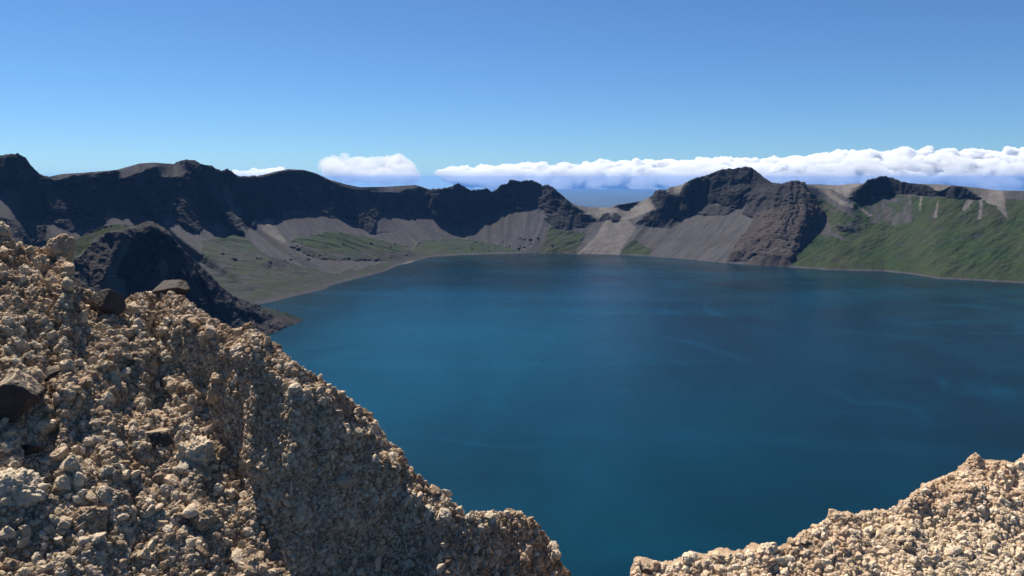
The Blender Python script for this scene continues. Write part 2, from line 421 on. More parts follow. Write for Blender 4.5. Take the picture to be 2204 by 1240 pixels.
def rim():
    t = np.concatenate([np.linspace(-1500, -60, 260, endpoint=False), np.linspace(-60, 2270, 1950, endpoint=False), np.linspace(2270, 4100, 260)])
    xm = np.array(XMAP, float)
    us = np.interp(t, xm[:, 1], xm[:, 0]); uc = t
    us = blur(us, 40, 0); vs, vc = blur(lerp_line(SHORE, us), 14, 0), lerp_line(CREST, uc)
    jag = fbm(np.stack([uc / 9, uc * 0, uc * 0], -1), 3) * 3.0
    flat = np.zeros_like(uc)
    for a, b in ((105, 380), (560, 930), (1205, 1400), (1425, 1460), (1725, 1855), (1955, 2400)):
        flat = np.maximum(flat, np.clip((uc - a) / 10, 0, 1) * np.clip((b - uc) / 10, 0, 1))
    jag = jag * 1.3 * (1 - .85 * flat)
    vs = vs + fbm(np.stack([us / 30, us * 0, us * 0 + 5], -1), 3) * .9
    NR = 340
    s = np.linspace(0, 1, NR) ** .92
    U = us[None] + (uc - us)[None] * (1 - (1 - s) ** 1.9)[:, None]; V = vs[None] + (vc - vs)[None] * s[:, None]
    V = V + jag[None] * s[:, None] ** 7
    S = classify(U, V, MAP, 'talus', 6, (2, 4))
    M = S[..., 0]
    # a blurred slope field keeps neighbouring fall lines together
    R0 = ray(us, vs); start = R0 * (LAKE_Z / R0[:, 2])[:, None]
    w = np.clip(s * 5, 0, 1)[:, None]
    km = 1 + w * (.009 * fbm(np.stack([U / 60, V / 160, U * 0 + 1], -1), 4, .5) * (S[..., 1] + .25)
                  - .004 * np.exp(-((U - 1688 + (V - 480) * .15) / 62) ** 2) * np.clip((V - 385) / 30, 0, 1)
                  - .012 * np.exp(-((U - 1600) / 45) ** 2) * np.clip((450 - V) / 30, 0, 1))
    P = march(U, V, blur(M, 8, 1), start, 26, km)
    bz = fbm(np.stack([us / 22, us * 0, us * 0 + 2], -1), 3)
    S[:5, :, 3] = np.maximum(S[:5, :, 3], (np.clip(-.05 + 1.6 * bz, 0, .7) * np.where(us < 950, .45, .0))[None]); S[:5, :, 2] = 0
    # metric coordinates along the rim and down the fall line
    dx = np.concatenate([[0], np.cumsum(np.linalg.norm(np.diff(P[NR // 2], axis=0), axis=1))])
    dy = np.concatenate([np.zeros((1, len(t))), np.cumsum(np.linalg.norm(np.diff(P, axis=0), axis=2), axis=0)])
    flow = np.zeros(P.shape[:2] + (4,)); flow[..., 0] = dx[None] / 100; flow[..., 1] = dy / 100; flow[..., 3] = 1
    rock, grass, pale, red = S[..., 1], S[..., 2], S[..., 3], S[..., 4]
    N = normals(blur(blur(P, 3, 1), 3, 0))
    q = np.stack([flow[..., 0], flow[..., 1] * .22, flow[..., 0] * 0], -1)
    qi = P / 100
    rr = np.clip(rock + red, 0, 1)
    fade = np.minimum(1, np.minimum(np.linspace(0, 1, NR) * 14, (1 - np.linspace(0, 1, NR)) * 30 + .25))[:, None]
    d = rr * (9 * ridged(q * .9, 5, .55) + 11 * ridged(qi * 1.3, 7, .62) - 4)
    d += red * (20 * ridged(q * .7 + 3, 6, .6) + 8 * ridged(qi * 1.7, 5, .6))
    pyr = np.clip(1 - np.abs(U - 1690) / 130, 0, 1) ** .5 * np.clip((V - 388) / 40, 0, 1) * rr
    ang = (U - 1704) / (V - 345) + .12 * fbm(qi * 1.5, 3)
    d += pyr * (16 * ridged(np.stack([ang * 5.5, V / 160, V * 0], -1), 4, .55) - 4)
    qw = q + .25 * np.stack([fbm(qi * 2, 3), fbm(qi * 2 + 5, 3), q[..., 0] * 0], -1)
    d += (1 - rr) * (1 - grass) * (1.7 * ridged(qw * np.array([1.5, .7, 1]), 5, .6) + 1.0 * fbm(qi * 6, 4))
    gq = np.stack([P[..., 0] * .8 + P[..., 1] * .25, P[..., 1] * .9 - P[..., 0] * .55, P[..., 2]], -1) / 100
    d += grass * (18 * fbm(gq * np.array([.35, .9, .5]), 7, .58) + 9 * ridged(gq * np.array([.5, 1.3, .6]) + 4, 5, .5))
    P = P + N * (d * fade)[..., None]
    # the outer side of the mountain: flat top, then falling to the plain
    top = P[-1]; hat = top[:, :2] / np.linalg.norm(top[:, :2], axis=1)[:, None]
    rows = []
    for dd, dz in ((25, -4), (70, -22), (160, -60), (400, -190), (1000, -480), (2200, -850), (5000, -1300), (6500, -1420)):
        r = top.copy(); r[:, :2] += hat * dd; r[:, 2] = np.minimum(top[:, 2] + dz, top[:, 2] * max(0, 1 - dd / 5000) + dz)
        r[:, 2] += fbm(np.stack([r[:, 0] / 300, r[:, 1] / 300, r[:, 0] * 0], -1), 4) * min(dd, 300) * .08
        rows.append(r)
    # foot carried on below the water
    foot = []
    for dd, dz in ((160, -40), (60, -14), (22, -5)):
        r = P[0].copy(); hh = r[:, :2] / np.linalg.norm(r[:, :2], axis=1)[:, None]; r[:, :2] -= hh * dd; r[:, 2] = LAKE_Z + dz; foot.append(r)
    A = np.concatenate([np.stack(foot), P, np.stack(rows)])
    nb, nf = len(rows), len(foot)
    mk = np.stack([rock, grass, pale, red], -1)
    back = np.zeros((nb, len(t), 4)); back[..., 2] = .45; back[..., 1] = np.linspace(0, .5, nb)[:, None]
    mk = np.concatenate([np.repeat(mk[:1], nf, 0), mk, back])
    fl = np.concatenate([np.repeat(flow[:1], nf, 0), flow, np.repeat(flow[-1:], nb, 0)])
    o = mesh_obj('mountain_ridge', A, grid_faces(len(A), len(t)), M_RIM, True, {'mask': mk, 'flow': fl})
    tag(o, kind='structure')
    return P[0], U, V, P
shore3d, RU, RV, RP = rim()

def far_boulders():
    g = np.random.default_rng(77)
    kinds = []
    for k in range(5):
        v, f = clod_simple(k)
        o = mesh_obj('boulder', v, f, M_RIM, False, {'mask': np.tile([1, .05, 0, 0], (len(v), 1)), 'flow': np.tile([0., 0, 0, 1], (len(v), 1))})
        kinds.append(o.data); bpy.data.objects.remove(o)
    zones = [((630, 905, 522, 560), 22), ((1000, 1160, 512, 543), 24), ((545, 625, 558, 582), 7), ((470, 560, 545, 600), 3), ((1180, 1240, 510, 545), 4)]
    for (u0, u1, v0, v1), n in zones:
        for _ in range(n):
            u, v = g.uniform(u0, u1), g.uniform(v0, v1)
            d = (RU - u) ** 2 + (RV - v) ** 2
            i, j = np.unravel_index(np.argmin(d), d.shape)
            o = bpy.data.objects.new('boulder', kinds[g.integers(5)]); COL.objects.link(o)
            o.location = RP[i, j]; sc = float(g.uniform(3, 8) * g.uniform(.6, 1.2))
            o.scale = (sc * 1.4, sc, sc * .8); o.rotation_euler = (0, 0, g.uniform(0, 6.28))
            tag(o, 'small dark boulder strewn on the far shore flats below the scree', 'boulder', 'dark boulders on the far shore')
def clod_simple(k):
    v, f = ico(2)
    return v * (1 + .5 * fbm(v * 1.2 + 13 * k, 3))[:, None], f

# the near spur running down into the lake on the left
def spur():
    crest = [(-500,560),(-200,552),(60,545),(140,528),(200,497),(250,483),(285,488),(300,484),(322,478),(345,487),(362,500),(380,522),(400,543),(425,565),(440,580),(470,612),(500,636),(540,652),(580,664),(615,673),(640,682),(652,688)]
    foot = [(-500,1180),(0,960),(200,880),(400,810),(540,748),(570,726),(600,712),(630,699),(652,690)]
    t = np.linspace(-500, 651, 900)
    uc = t; vc = lerp_line(crest, t); jag = fbm(np.stack([t / 10, t * 0, t * 0 + 8], -1), 3) * 5 * np.clip((652 - t) / 40, 0, 1)
    us = np.interp(t, [-500, 150, 300, 420, 540, 651], [-480, 260, 400, 500, 580, 651.5]); vs = lerp_line(foot, us)
    NR = 260; s = np.linspace(0, 1, NR)
    U = us[None] + (uc - us)[None] * s[:, None]; V = vs[None] + (vc - vs)[None] * s[:, None]
    V = V + jag[None] * s[:, None] ** 6
    smap = [('cliff', [(290,500),(355,500),(420,570),(470,640),(520,665),(580,690),(540,700),(470,700),(430,690),(400,660),(330,600),(300,640),(250,640),(255,560)]),
            ('olive', [(-500,545),(150,520),(250,480),(292,488),(250,500),(200,520),(160,560),(130,600),(-500,640)]),
            ('redtalus', [(545,745),(540,700),(600,680),(655,690),(570,728)]),
            ('olive', [(560,655),(650,684),(652,690),(610,683),(560,672)]),
            ('gully', [(225,600),(265,520),(280,520),(240,610),(215,640)]), ('gully', [(340,570),(352,555),(362,570),(352,620),(345,620)]),
            ('gully', [(160,570),(175,575),(200,620),(190,620)]), ('gully', [(205,610),(260,600),(275,640),(230,625)])]
    S = classify(U, V, smap, 'spur', 8, (2, 3), .16)
    R0 = ray(us, vs); start = R0 * (LAKE_Z / R0[:, 2])[:, None]
    P = march(U, V, blur(S[..., 0], 4, 1), start, 8)
    dx = np.concatenate([[0], np.cumsum(np.linalg.norm(np.diff(P[NR // 2], axis=0), axis=1))])
    dy = np.concatenate([np.zeros((1, len(t))), np.cumsum(np.linalg.norm(np.diff(P, axis=0), axis=2), axis=0)])
    flow = np.zeros(P.shape[:2] + (4,)); flow[..., 0] = dx[None] / 100; flow[..., 1] = dy / 100; flow[..., 3] = 1
    rr = np.clip(S[..., 1] + S[..., 4], 0, 1)
    q = np.stack([flow[..., 0], flow[..., 1] * .3, flow[..., 0] * 0], -1)
    N = normals(blur(blur(P, 3, 1), 3, 0))
    d = (.25 + .75 * rr) * (np.interp(t, [380, 520], [17, 8])[None] * ridged(q * .8 + 5, 5, .55) + 10 * ridged(P / 60, 7, .62) - 8)
    fade = np.minimum(1, np.minimum(s * 12, (1 - s) * 14 + .3))[:, None] * np.clip((652 - t) / 120, .05, 1)[None]
    P = P + N * (d * fade)[..., None]
    top = P[-1]; hat = top[:, :2] / np.linalg.norm(top[:, :2], axis=1)[:, None]
    rows = []
    for dd in (6, 18, 45, 100, 220, 420, 700):
        r = top.copy(); r[:, :2] += hat * dd; r[:, 2] = np.maximum(top[:, 2] - dd * .62 - 1, LAKE_Z - 60); rows.append(r)
    ft = P[:1].copy(); ft[..., 2] -= 40; ft[..., 1] -= 60
    A = np.concatenate([ft, P, np.stack(rows)])
    mk = np.stack([S[..., 1], S[..., 2], S[..., 3], S[..., 4]], -1)
    mk = np.concatenate([mk[:1], mk, np.repeat(mk[-1:], len(rows), 0)]); fl = np.concatenate([flow[:1], flow, np.repeat(flow[-1:], len(rows), 0)])
    tag(mesh_obj('rocky_spur', A, grid_faces(len(A), len(t)), M_RIM, True, {'mask': mk, 'flow': fl}), kind='structure')
spur()

# the lake, the plain far below outside, and the near wall of the crater under the camera
def lake():
    c = np.array([0, 2200.0])
    ring = shore3d[::6, :2]
    ring = c + (ring - c) * (1 + 55 / np.linalg.norm(ring - c, axis=1)[:, None])
    pts = np.concatenate([ring, [[3200, 300], [1500, 120], [0, 150], [-1200, 120]]])
    n = len(pts); V = [(c[0], c[1], LAKE_Z)] + [(x, y, LAKE_Z) for x, y in pts]
    Fc = [(0, 1 + i, 1 + (i + 1) % n) for i in range(n)]
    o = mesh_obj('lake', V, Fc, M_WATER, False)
    tag(o, kind='structure')
lake()
def plain():
    bm = bmesh.new(); bmesh.ops.create_circle(bm, cap_ends=True, radius=99000, segments=96)
    me = bpy.data.meshes.new('ground'); bm.to_mesh(me); bm.free(); me.materials.append(M_PLAIN)
    o = bpy.data.objects.new('ground', me); o.location = (0, 0, -1250); COL.objects.link(o); tag(o, kind='structure')
plain()
def near_wall():
    az = np.linspace(-pi, pi, 361); r = np.geomspace(1.2, 7000, 160)
    A, Rr = np.meshgrid(az, r)
    front = 1 / (1 + np.exp((np.abs(A) - 1.55) * 9))
    zf = -3.4 - 1.15 * (Rr - 1.2); zf = np.maximum(zf, -470)
    zb = -2.6 - .33 * np.maximum(Rr - 3, 0); zb = np.maximum(zb, -1300)
    Z = front * zf + (1 - front) * zb
    Z = np.where((Rr > 600), np.minimum(Z, -470), Z)
    P = np.stack([np.sin(A) * Rr, np.cos(A) * Rr, Z], -1)
    P[..., 2] += fbm(P / 40, 5) * np.clip(Rr * .06, 0, 12) - np.clip(Rr * .06, 0, 10)
    mk = np.zeros(P.shape[:2] + (4,)); mk[..., 0] = .4; mk[..., 2] = .5
    fl = np.zeros_like(mk); fl[..., 0] = A * 3; fl[..., 1] = Rr / 100
    tag(mesh_obj('mountain_slope', P, grid_faces(*A.shape), M_RIM, True, {'mask': mk, 'flow': fl}), kind='structure')
near_wall()

# ------------------------------------------------------------------ clouds
def ico(sub):
    bm = bmesh.new(); bmesh.ops.create_icosphere(bm, subdivisions=sub, radius=1)
    v = np.array([p.co[:] for p in bm.verts]); f = np.array([[q.index for q in p.verts] for p in bm.faces]); bm.free()
    return v, f
far_boulders()
ICO = {k: ico(k) for k in (2, 3, 4, 5, 6)}
def cloud(name, topl, botl, u0, u1, dist, n, rpx, seed, mat, voxel=150):
    g = np.random.default_rng(seed)
    V, Fc, off = [], [], 0
    bv, bf = ICO[3]
    px = dist / F
    for i in range(n):
        u = g.uniform(u0, u1); t, b = lerp_line(topl, u), lerp_line(botl, u)
        h = max(b - t, 4)
        k = g.uniform() ** 1.1
        r = rpx * (.28 + .72 * g.uniform() ** 2) * min(1, .3 + h / 60) * (1 + .5 * k)
        v = t + r * .7 + k * max(h - r * 1.3, 1)
        D = dist * (1.04 - .055 * k + g.uniform(-.012, .012))
        c = ray(u, v) * D
        q = bv.copy(); sh = g.uniform(0, 90, 3)
        dsp = 1 + .30 * ridged(q * 1.2 + sh, 3, .55) - .12
        q = q * dsp[:, None] * np.array([1.45, 1.3, .8]) * r * px
        V.append(q + c); Fc.append(bf + off); off += len(q)
    V = np.concatenate(V)
    o = mesh_obj(name, V, np.concatenate(Fc), mat, True)
    rm = o.modifiers.new('union', 'REMESH'); rm.mode = 'VOXEL'; rm.voxel_size = voxel
    dg = bpy.context.evaluated_depsgraph_get()
    me = bpy.data.meshes.new_from_object(o.evaluated_get(dg))
    o.modifiers.clear(); o.data = me
    n = len(me.vertices)
    co = np.empty(n * 3, np.float32); me.vertices.foreach_get('co', co); co = co.reshape(-1, 3).astype(float)
    no = np.empty(n * 3, np.float32); me.vertex_normals.foreach_get('vector', no); no = no.reshape(-1, 3)
    q = co / 1000
    d = 0
    for fr, am in ((.45, 520), (1.0, 330), (2.2, 170), (4.4, 80)):
        d = d + am * (np.abs(perlin(q * fr + fr)) - .22)
    co = co + no * (d * min(1, rpx / 15))[:, None]
    me.vertices.foreach_set('co', co.astype(np.float32).ravel()); me.update()
    if not len(me.materials): me.materials.append(mat)
    return o
TOPB = [(930,366),(960,360),(1000,360),(1060,358),(1110,349),(1200,351),(1300,346),(1400,343),(1480,346),(1550,337),(1600,342),(1700,338),(1770,330),(1860,320),(1900,328),(1980,313),(2060,321),(2204,316),(2500,300),(2800,320)]
BOTB = [(930,380),(1000,400),(1250,404),(1400,402),(1700,396),(1900,402),(2204,405),(2800,405)]
tag(cloud('clouds', TOPB, BOTB, 945, 2790, 108000, 1100, 20, 3, M_CLOUD), 'long bank of white cumulus clouds behind the far rim on the right', 'clouds', kind='stuff')
BOTV = [(930,372),(1000,404),(1250,410),(1700,404),(2204,412),(2800,412)]
tag(cloud('clouds', [(x, y + 4) for x, y in TOPB], BOTV, 940, 2790, 101500, 700, 15, 8, mat_cloud('veil_cloud', .00045), 220), 'thin grey-blue base of the long cloud bank', 'clouds', kind='stuff')
tag(cloud('cloud', [(690,350),(720,338),(745,328),(790,340),(850,334),(890,350),(905,370)], [(690,398),(905,400)], 705, 888, 104000, 90, 17, 5, M_CLOUD2), 'lone soft white cumulus cloud above the low pale shoulder of the rim', 'cloud', 'cumulus clouds behind the rim')
tag(cloud('cloud', [(490,368),(560,366),(600,358),(630,362)], [(490,384),(630,384)], 495, 625, 104000, 110, 13, 6, M_CLOUD), 'small low white cloud peeking over the dark rounded summit', 'cloud', 'cumulus clouds behind the rim')

# ------------------------------------------------------------------ foreground mounds
class Mound:
    def __init__(s, name, sil, cmapf, u0, u1, v_start, z_start, ncol, nrow, mat, lump, seed):
        t = np.linspace(u0, u1, ncol)
        vc = lerp_line(sil, t); vs = np.full_like(t, v_start)
        k = np.linspace(0, 1, nrow)
        U = np.repeat(t[None], nrow, 0); V = vs[None] + (vc - vs)[None] * k[:, None]
        M = cmapf(U, V, k[:, None])
        zs = z_start(t) if callable(z_start) else np.full_like(t, z_start)
        R0 = ray(t, vs); start = R0 * (zs / R0[:, 2])[:, None]
        P = march(U, V, blur(blur(M, 5, 1), 5, 0), start, 10)
        s.U, s.V = U, V
        top = P[-1]; hat = top[:, :2] / np.linalg.norm(top[:, :2], axis=1)[:, None]
        rows = []
        for dd, dz in ((.03, -.005), (.08, -.03), (.16, -.09), (.3, -.22), (.55, -.5), (.9, -1.0), (1.4, -2.2)):
            r = top.copy(); r[:, :2] += hat * dd; r[:, 2] += dz; rows.append(r)
        A = np.concatenate([P, np.stack(rows)])
        N = normals(blur(blur(A, 4, 1), 4, 0))
        q = A * 1.0
        d = lump * (1.9 * fbm(q * 3.2 + seed, 3, .5))
        for fr, am in ((4.5, 1.15), (9.5, .75), (21, .42), (45, .22)):
            d += lump * am * (np.abs(perlin(q * fr + seed * 3 + .3 * perlin(q * fr)[..., None])) - .25)
        if seed == 11:
            fc = np.zeros(A.shape[:2]); fc[:nrow] = blur(blur(poly_in(U, V, SHADE).astype(float), 8, 1), 8, 0)
            d = d * (1 - .72 * fc)
        fd = np.ones(A.shape[:2]); fd[:nrow] = np.minimum(1, (1 - k) * 8 + .45)[:, None]
        A = A + N * (d * fd)[..., None]
        s.P, s.N, s.nrow, s.ncol, s.A = A[:nrow], N[:nrow], nrow, ncol, A
        s.o = mesh_obj(name, A, grid_faces(len(A), ncol), mat, True)
        tag(s.o, kind='structure')
    def at(s, u, v):
        j = int(np.clip(np.argmin(np.abs(s.U[0] - u)), 0, s.ncol - 1))
        i = int(np.argmin(np.abs(s.V[:, j] - v)))
        return s.P[i, j], s.N[i, j]

SIL_L = [(-400,430),(-60,480),(0,497),(20,515),(60,526),(110,535),(140,560),(150,598),(200,628),(235,642),(262,655),(285,640),(310,632),(350,640),(395,640),(428,665),(430,680),(480,700),(560,726),(620,770),
 (690,812),(705,835),(750,862),(800,902),(812,925),(860,970),(895,1020),(940,1070),(985,1095),(1002,1116),(1030,1106),(1060,1102),(1110,1108),(1150,1124),(1180,1158),(1205,1205),(1222,1240),(1245,1300),(1270,1395)]
SHADE = [(395,715),(470,738),(550,774),(672,868),(770,952),(832,1028),(888,1078),(945,1120),(975,1140),(930,1165),(880,1205),(780,1195),(700,1225),(640,1250),(590,1170),(560,1120),(520,1020),(470,930),(450,860),(400,790),(350,740)]
BUMP = [(985,1130),(1010,1118),(1060,1108),(1150,1130),(1200,1215),(1230,1400),(1000,1400),(900,1300),(860,1235),(900,1200),(950,1170)]
def slopes_left(U, V, k):
    q = np.stack([U / 90, V / 90, U * 0], -1)
    M = np.full(U.shape, .62) + .34 * fbm(q, 3)
    M += 1.6 * np.clip(fbm(q * 1.6 + 7, 3) - .12, 0, 1)
    a = poly_in(U + 14 * fbm(q * 3, 3), V + 14 * fbm(q * 3 + 5, 3), SHADE)
    M[a] = 4.0
    b = poly_in(U, V, BUMP); M[b] = 1.35
    return M
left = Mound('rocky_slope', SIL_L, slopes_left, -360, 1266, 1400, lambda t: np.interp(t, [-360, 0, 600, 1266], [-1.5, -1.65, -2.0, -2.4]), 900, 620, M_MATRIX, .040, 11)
SIL_R = [(1335,1400),(1350,1290),(1363,1245),(1372,1214),(1400,1217),(1440,1220),(1465,1210),(1485,1200),(1510,1203),(1545,1194),(1565,1198),(1590,1195),(1605,1198),(1625,1190),(1645,1182),(1665,1184),(1700,1175),(1730,1158),
 (1755,1142),(1785,1120),(1800,1106),(1840,1110),(1900,1098),(1930,1093),(1960,1076),(1990,1060),(2025,1034),(2065,1022),(2085,1000),(2110,996),(2160,1003),(2204,998),(2400,950),(2600,930)]
def slopes_right(U, V, k):
    q = np.stack([U / 80, V / 80, U * 0 + 4], -1)
    return np.full(U.shape, .42) + .25 * fbm(q, 3)
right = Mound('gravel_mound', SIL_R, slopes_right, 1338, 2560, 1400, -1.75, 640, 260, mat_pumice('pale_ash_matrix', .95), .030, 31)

# ------------------------------------------------------------------ stones
from mathutils import noise as _n
def clod(sub, seed, facet=0.0, knob=.16, flat=(1, .9, .75)):
    v, f = ICO[sub]; v = v.copy()
    g = np.random.default_rng(seed); off = g.uniform(-50, 50, 3)
    r = 1 + .42 * fbm(v * 1.15 + off, 3)
    nk = 11 if facet > .7 else 16
    nrm = g.normal(size=(nk, 3)); nrm /= np.linalg.norm(nrm, axis=1)[:, None]; dd = g.uniform(.60, .95, nk)
    dt = v @ nrm.T
    rp = np.minimum(np.where(dt > .05, dd / np.maximum(dt, .05), 9).min(1), 1.25)
    r = (1 - facet) * r * (.55 + .45 * rp) + facet * rp
    if knob and seed % 2:
        q = v + .35 * perlin(v * 2.2 + off)[:, None]
        r = r - .8 * knob * (.6 * np.abs(perlin(q * 2.1 + off)) + .42 * np.abs(perlin(q * 4.7 + off)) + .26 * np.abs(perlin(q * 9.8 + off)) + .17 * np.abs(perlin(v * 20 + off)) - .3)
    elif knob:
        r = r + knob * (.55 * np.abs(perlin(v * 2.6 + off)) + .42 * np.abs(perlin(v * 5.1 + off)) + .26 * np.abs(perlin(v * 10.3 + off)) + .16 * np.abs(perlin(v * 21 + off)) - .3)
    r = r + .045 * fbm(v * 4 + off, 3) + .02 * fbm(v * 14 + off, 2)
    return v * r[:, None] * np.array(flat), f
def rock_mesh(name, sub, seed, mat, **kw):
    v, f = clod(sub, seed, **kw)
    o = mesh_obj(name, v, f, mat, True)
    me = o.data; bpy.data.objects.remove(o)
    return me

def place(me, name, pos, rad, rot, scale=(1, 1, 1), sink=0.0, nrm=None):
    o = bpy.data.objects.new(name, me); COL.objects.link(o)
    p = Vector(pos)
    if nrm is not None: p = p - Vector(nrm) * sink * rad
    o.location = p; o.rotation_euler = rot; o.scale = (rad * scale[0], rad * scale[1], rad * scale[2])
    return o
# marked stones: name, label, category, mound, u, v, width px, scale, material, facet, seed, rotation
HERO = [
 ('boulder','dark wedge-shaped boulder lying on the crest of the left slope, above a tan knob','boulder',left,352,622,46,(1.1,.8,.42),M_BAS2,.95,101,(0.1,-.32,.2),-.30,'dark boulders on the slope'),
 ('boulder','dark brown block half sunk in the notch of the left crest, beside the wedge-shaped boulder','boulder',left,238,660,31,(1,.9,.95),M_BAS2,.95,102,(.3,.2,.6),-.25,'dark boulders on the slope'),
 ('boulder','largest dark block with dusty top, cut by the left edge of the photo','boulder',left,8,862,68,(1,.9,.82),M_BAS,.95,103,(.1,-.35,.4),.1,'dark boulders on the slope'),
 ('boulder','dark rounded stone in a shaded hollow below the middle of the left slope','boulder',left,345,942,33,(1.05,.9,.62),M_BAS,.9,104,(.2,.1,1),-.35,'dark boulders on the slope'),
 ('boulder','small dark stone in the hollow just below the largest dark block','boulder',left,66,968,23,(1.15,.9,.66),M_BAS,.9,105,(0,.3,2),-.2,'dark boulders on the slope'),
 ('boulder','small dark stone in a shaded pocket above right of the largest dark block','boulder',left,118,803,20,(1.15,.9,.7),M_BAS,.9,106,(.4,.2,.3),-.25,'dark boulders on the slope'),
 ('clod','knobbly yellow-tan pumice clod standing upright on the left crest against the green slope','clod',left,124,548,23,(.95,.9,1.35),M_PUM,.1,107,(0,.1,.5),-.6,'large pumice clods'),
 ('clod','brown pumice clod leaning against the upright knobbly one on the left crest','clod',left,96,572,20,(1,.9,1.25),M_PUM,.1,108,(0,-.2,1.5),-.2,'large pumice clods'),
 ('clod','pale knob of pumice at the top left corner of the slope crest','clod',left,4,506,17,(1,.9,1.2),M_PUM,.1,109,(0,0,1),-.2,'large pumice clods'),
 ('clod','big rounded brown pumice clod just below right of the dark rounded stone','clod',left,432,978,44,(.9,.9,1.05),M_PUM,.05,110,(.2,.1,.2),.3,'large pumice clods'),
 ('clod','big grey pumice lump with a lit knobbly top, low on the left slope','clod',left,182,1132,36,(.9,.9,1.2),M_PUM,.05,111,(.1,.3,.2),.2,'large pumice clods'),
 ('clod','broad brown lump beside the left edge, between the dark stone and the bottom corner','clod',left,32,1062,48,(1,.9,.9),M_PUM,.05,112,(.2,0,.6),.35,'large pumice clods'),
 ('clod','rounded lump right of the largest dark block, next to a pale stone','clod',left,92,905,36,(1.1,.9,.75),M_PUM,.05,113,(.1,.1,.9),.3,'large pumice clods'),
 ('stone','small near-white angular stone below the big rounded brown clod','stone',left,368,1036,19,(1.1,.9,.7),M_PUMR,.8,114,(.1,.1,.9),.0,'pale angular stones'),
 ('stone','white flat-topped angular stone perched lower down the slope on a brown lump','stone',left,415,1102,24,(1.1,.9,.65),M_PUMR,.8,115,(-.2,-.1,.9),-.2,'pale angular stones'),
 ('clod','brown lump carrying the white flat-topped angular stone','clod',left,444,1128,30,(.9,.9,1),M_PUM,.05,116,(.2,.1,.2),.2,'large pumice clods'),
 ('clod','yellowish knobbly clod standing at the edge of the shaded face','clod',left,472,845,24,(.95,.9,1.25),M_PUM,.1,117,(.2,.1,.2),.0,'large pumice clods'),
 ('clod','flat pale clod just above the yellowish knobbly one','clod',left,480,814,19,(1.1,.9,.7),M_PUM,.2,118,(.2,.1,.2),-.1,'large pumice clods'),
 ('clod','wide pale ledge-like clod right above the dark rounded stone','clod',left,330,900,40,(1.1,.9,.6),M_PUM,.2,119,(.2,.25,.2),.2,'large pumice clods'),
 ('clod','lone sunlit clod in the middle of the shaded face','clod',left,735,1035,17,(1.2,.9,.9),M_PUM,.1,120,(.2,.1,.2),-.3,'large pumice clods'),
 ('clod','small sunlit knob just above the lone clod in the shaded face','clod',left,702,1000,10,(.9,.9,1.2),M_PUM,.1,121,(.2,.1,.2),-.3,'large pumice clods'),
 ('clod','rough knob forming the highest point of the right gravel mound','clod',right,2097,1002,15,(1,.9,1.2),M_PUMR,.05,122,(0,0,0),0,'large pumice clods'),
 ('clod','rounded lump on the right mound crest above its overhanging notch','clod',right,1800,1112,18,(1.1,.9,.9),M_PUMR,.05,123,(0,.2,0),0,'large pumice clods'),
 ('clod','low pale lump on the right mound crest, nearest to its left end','clod',right,1485,1204,18,(1.2,.9,.8),M_PUMR,.05,124,(0,.2,1),0,'large pumice clods'),
 ('clod','squat pale lump on the right mound crest, second from its left end','clod',right,1545,1199,17,(1.2,.9,.8),M_PUMR,.05,125,(0,.2,2),0,'large pumice clods'),
 ('clod','wedge-like pale lump on the right mound crest, third from its left end','clod',right,1648,1186,17,(1.3,.9,.7),M_PUMR,.3,126,(0,-.2,.4),0,'large pumice clods'),
 ('stone','brown stone at the lowest left tip of the right mound','stone',right,1388,1226,13,(1,.9,.9),M_BAS,.6,127,(0,.2,2),0,'brown stones on the right mound'),
 ('stone','flat brown stone just under the right mound crest','stone',right,1732,1172,13,(1.3,.9,.6),M_BAS,.6,128,(0,.2,2),0,'brown stones on the right mound'),
 ('stone','oval olive stone at the bottom of the right mound','stone',right,2065,1222,18,(1.5,.8,.7),M_PUM,.1,129,(0,.35,0),0,'brown stones on the right mound'),
]
for (nm, lab, cat, md, u, v, wpx, sc, mat, fac, seed, rot, sink, grp) in HERO:
    p, nr = md.at(u, v)
    rad = wpx / F * float(np.linalg.norm(p)) * 1.0
    me = rock_mesh(nm, 6 if wpx > 28 else 5, seed, mat, facet=fac, knob=.05 if fac > .5 else .45, flat=(1, .95, .95))
    tag(place(me, nm, p, rad * (.92 if cat == 'boulder' else 1), rot, sc, sink, nr), lab, cat, grp)

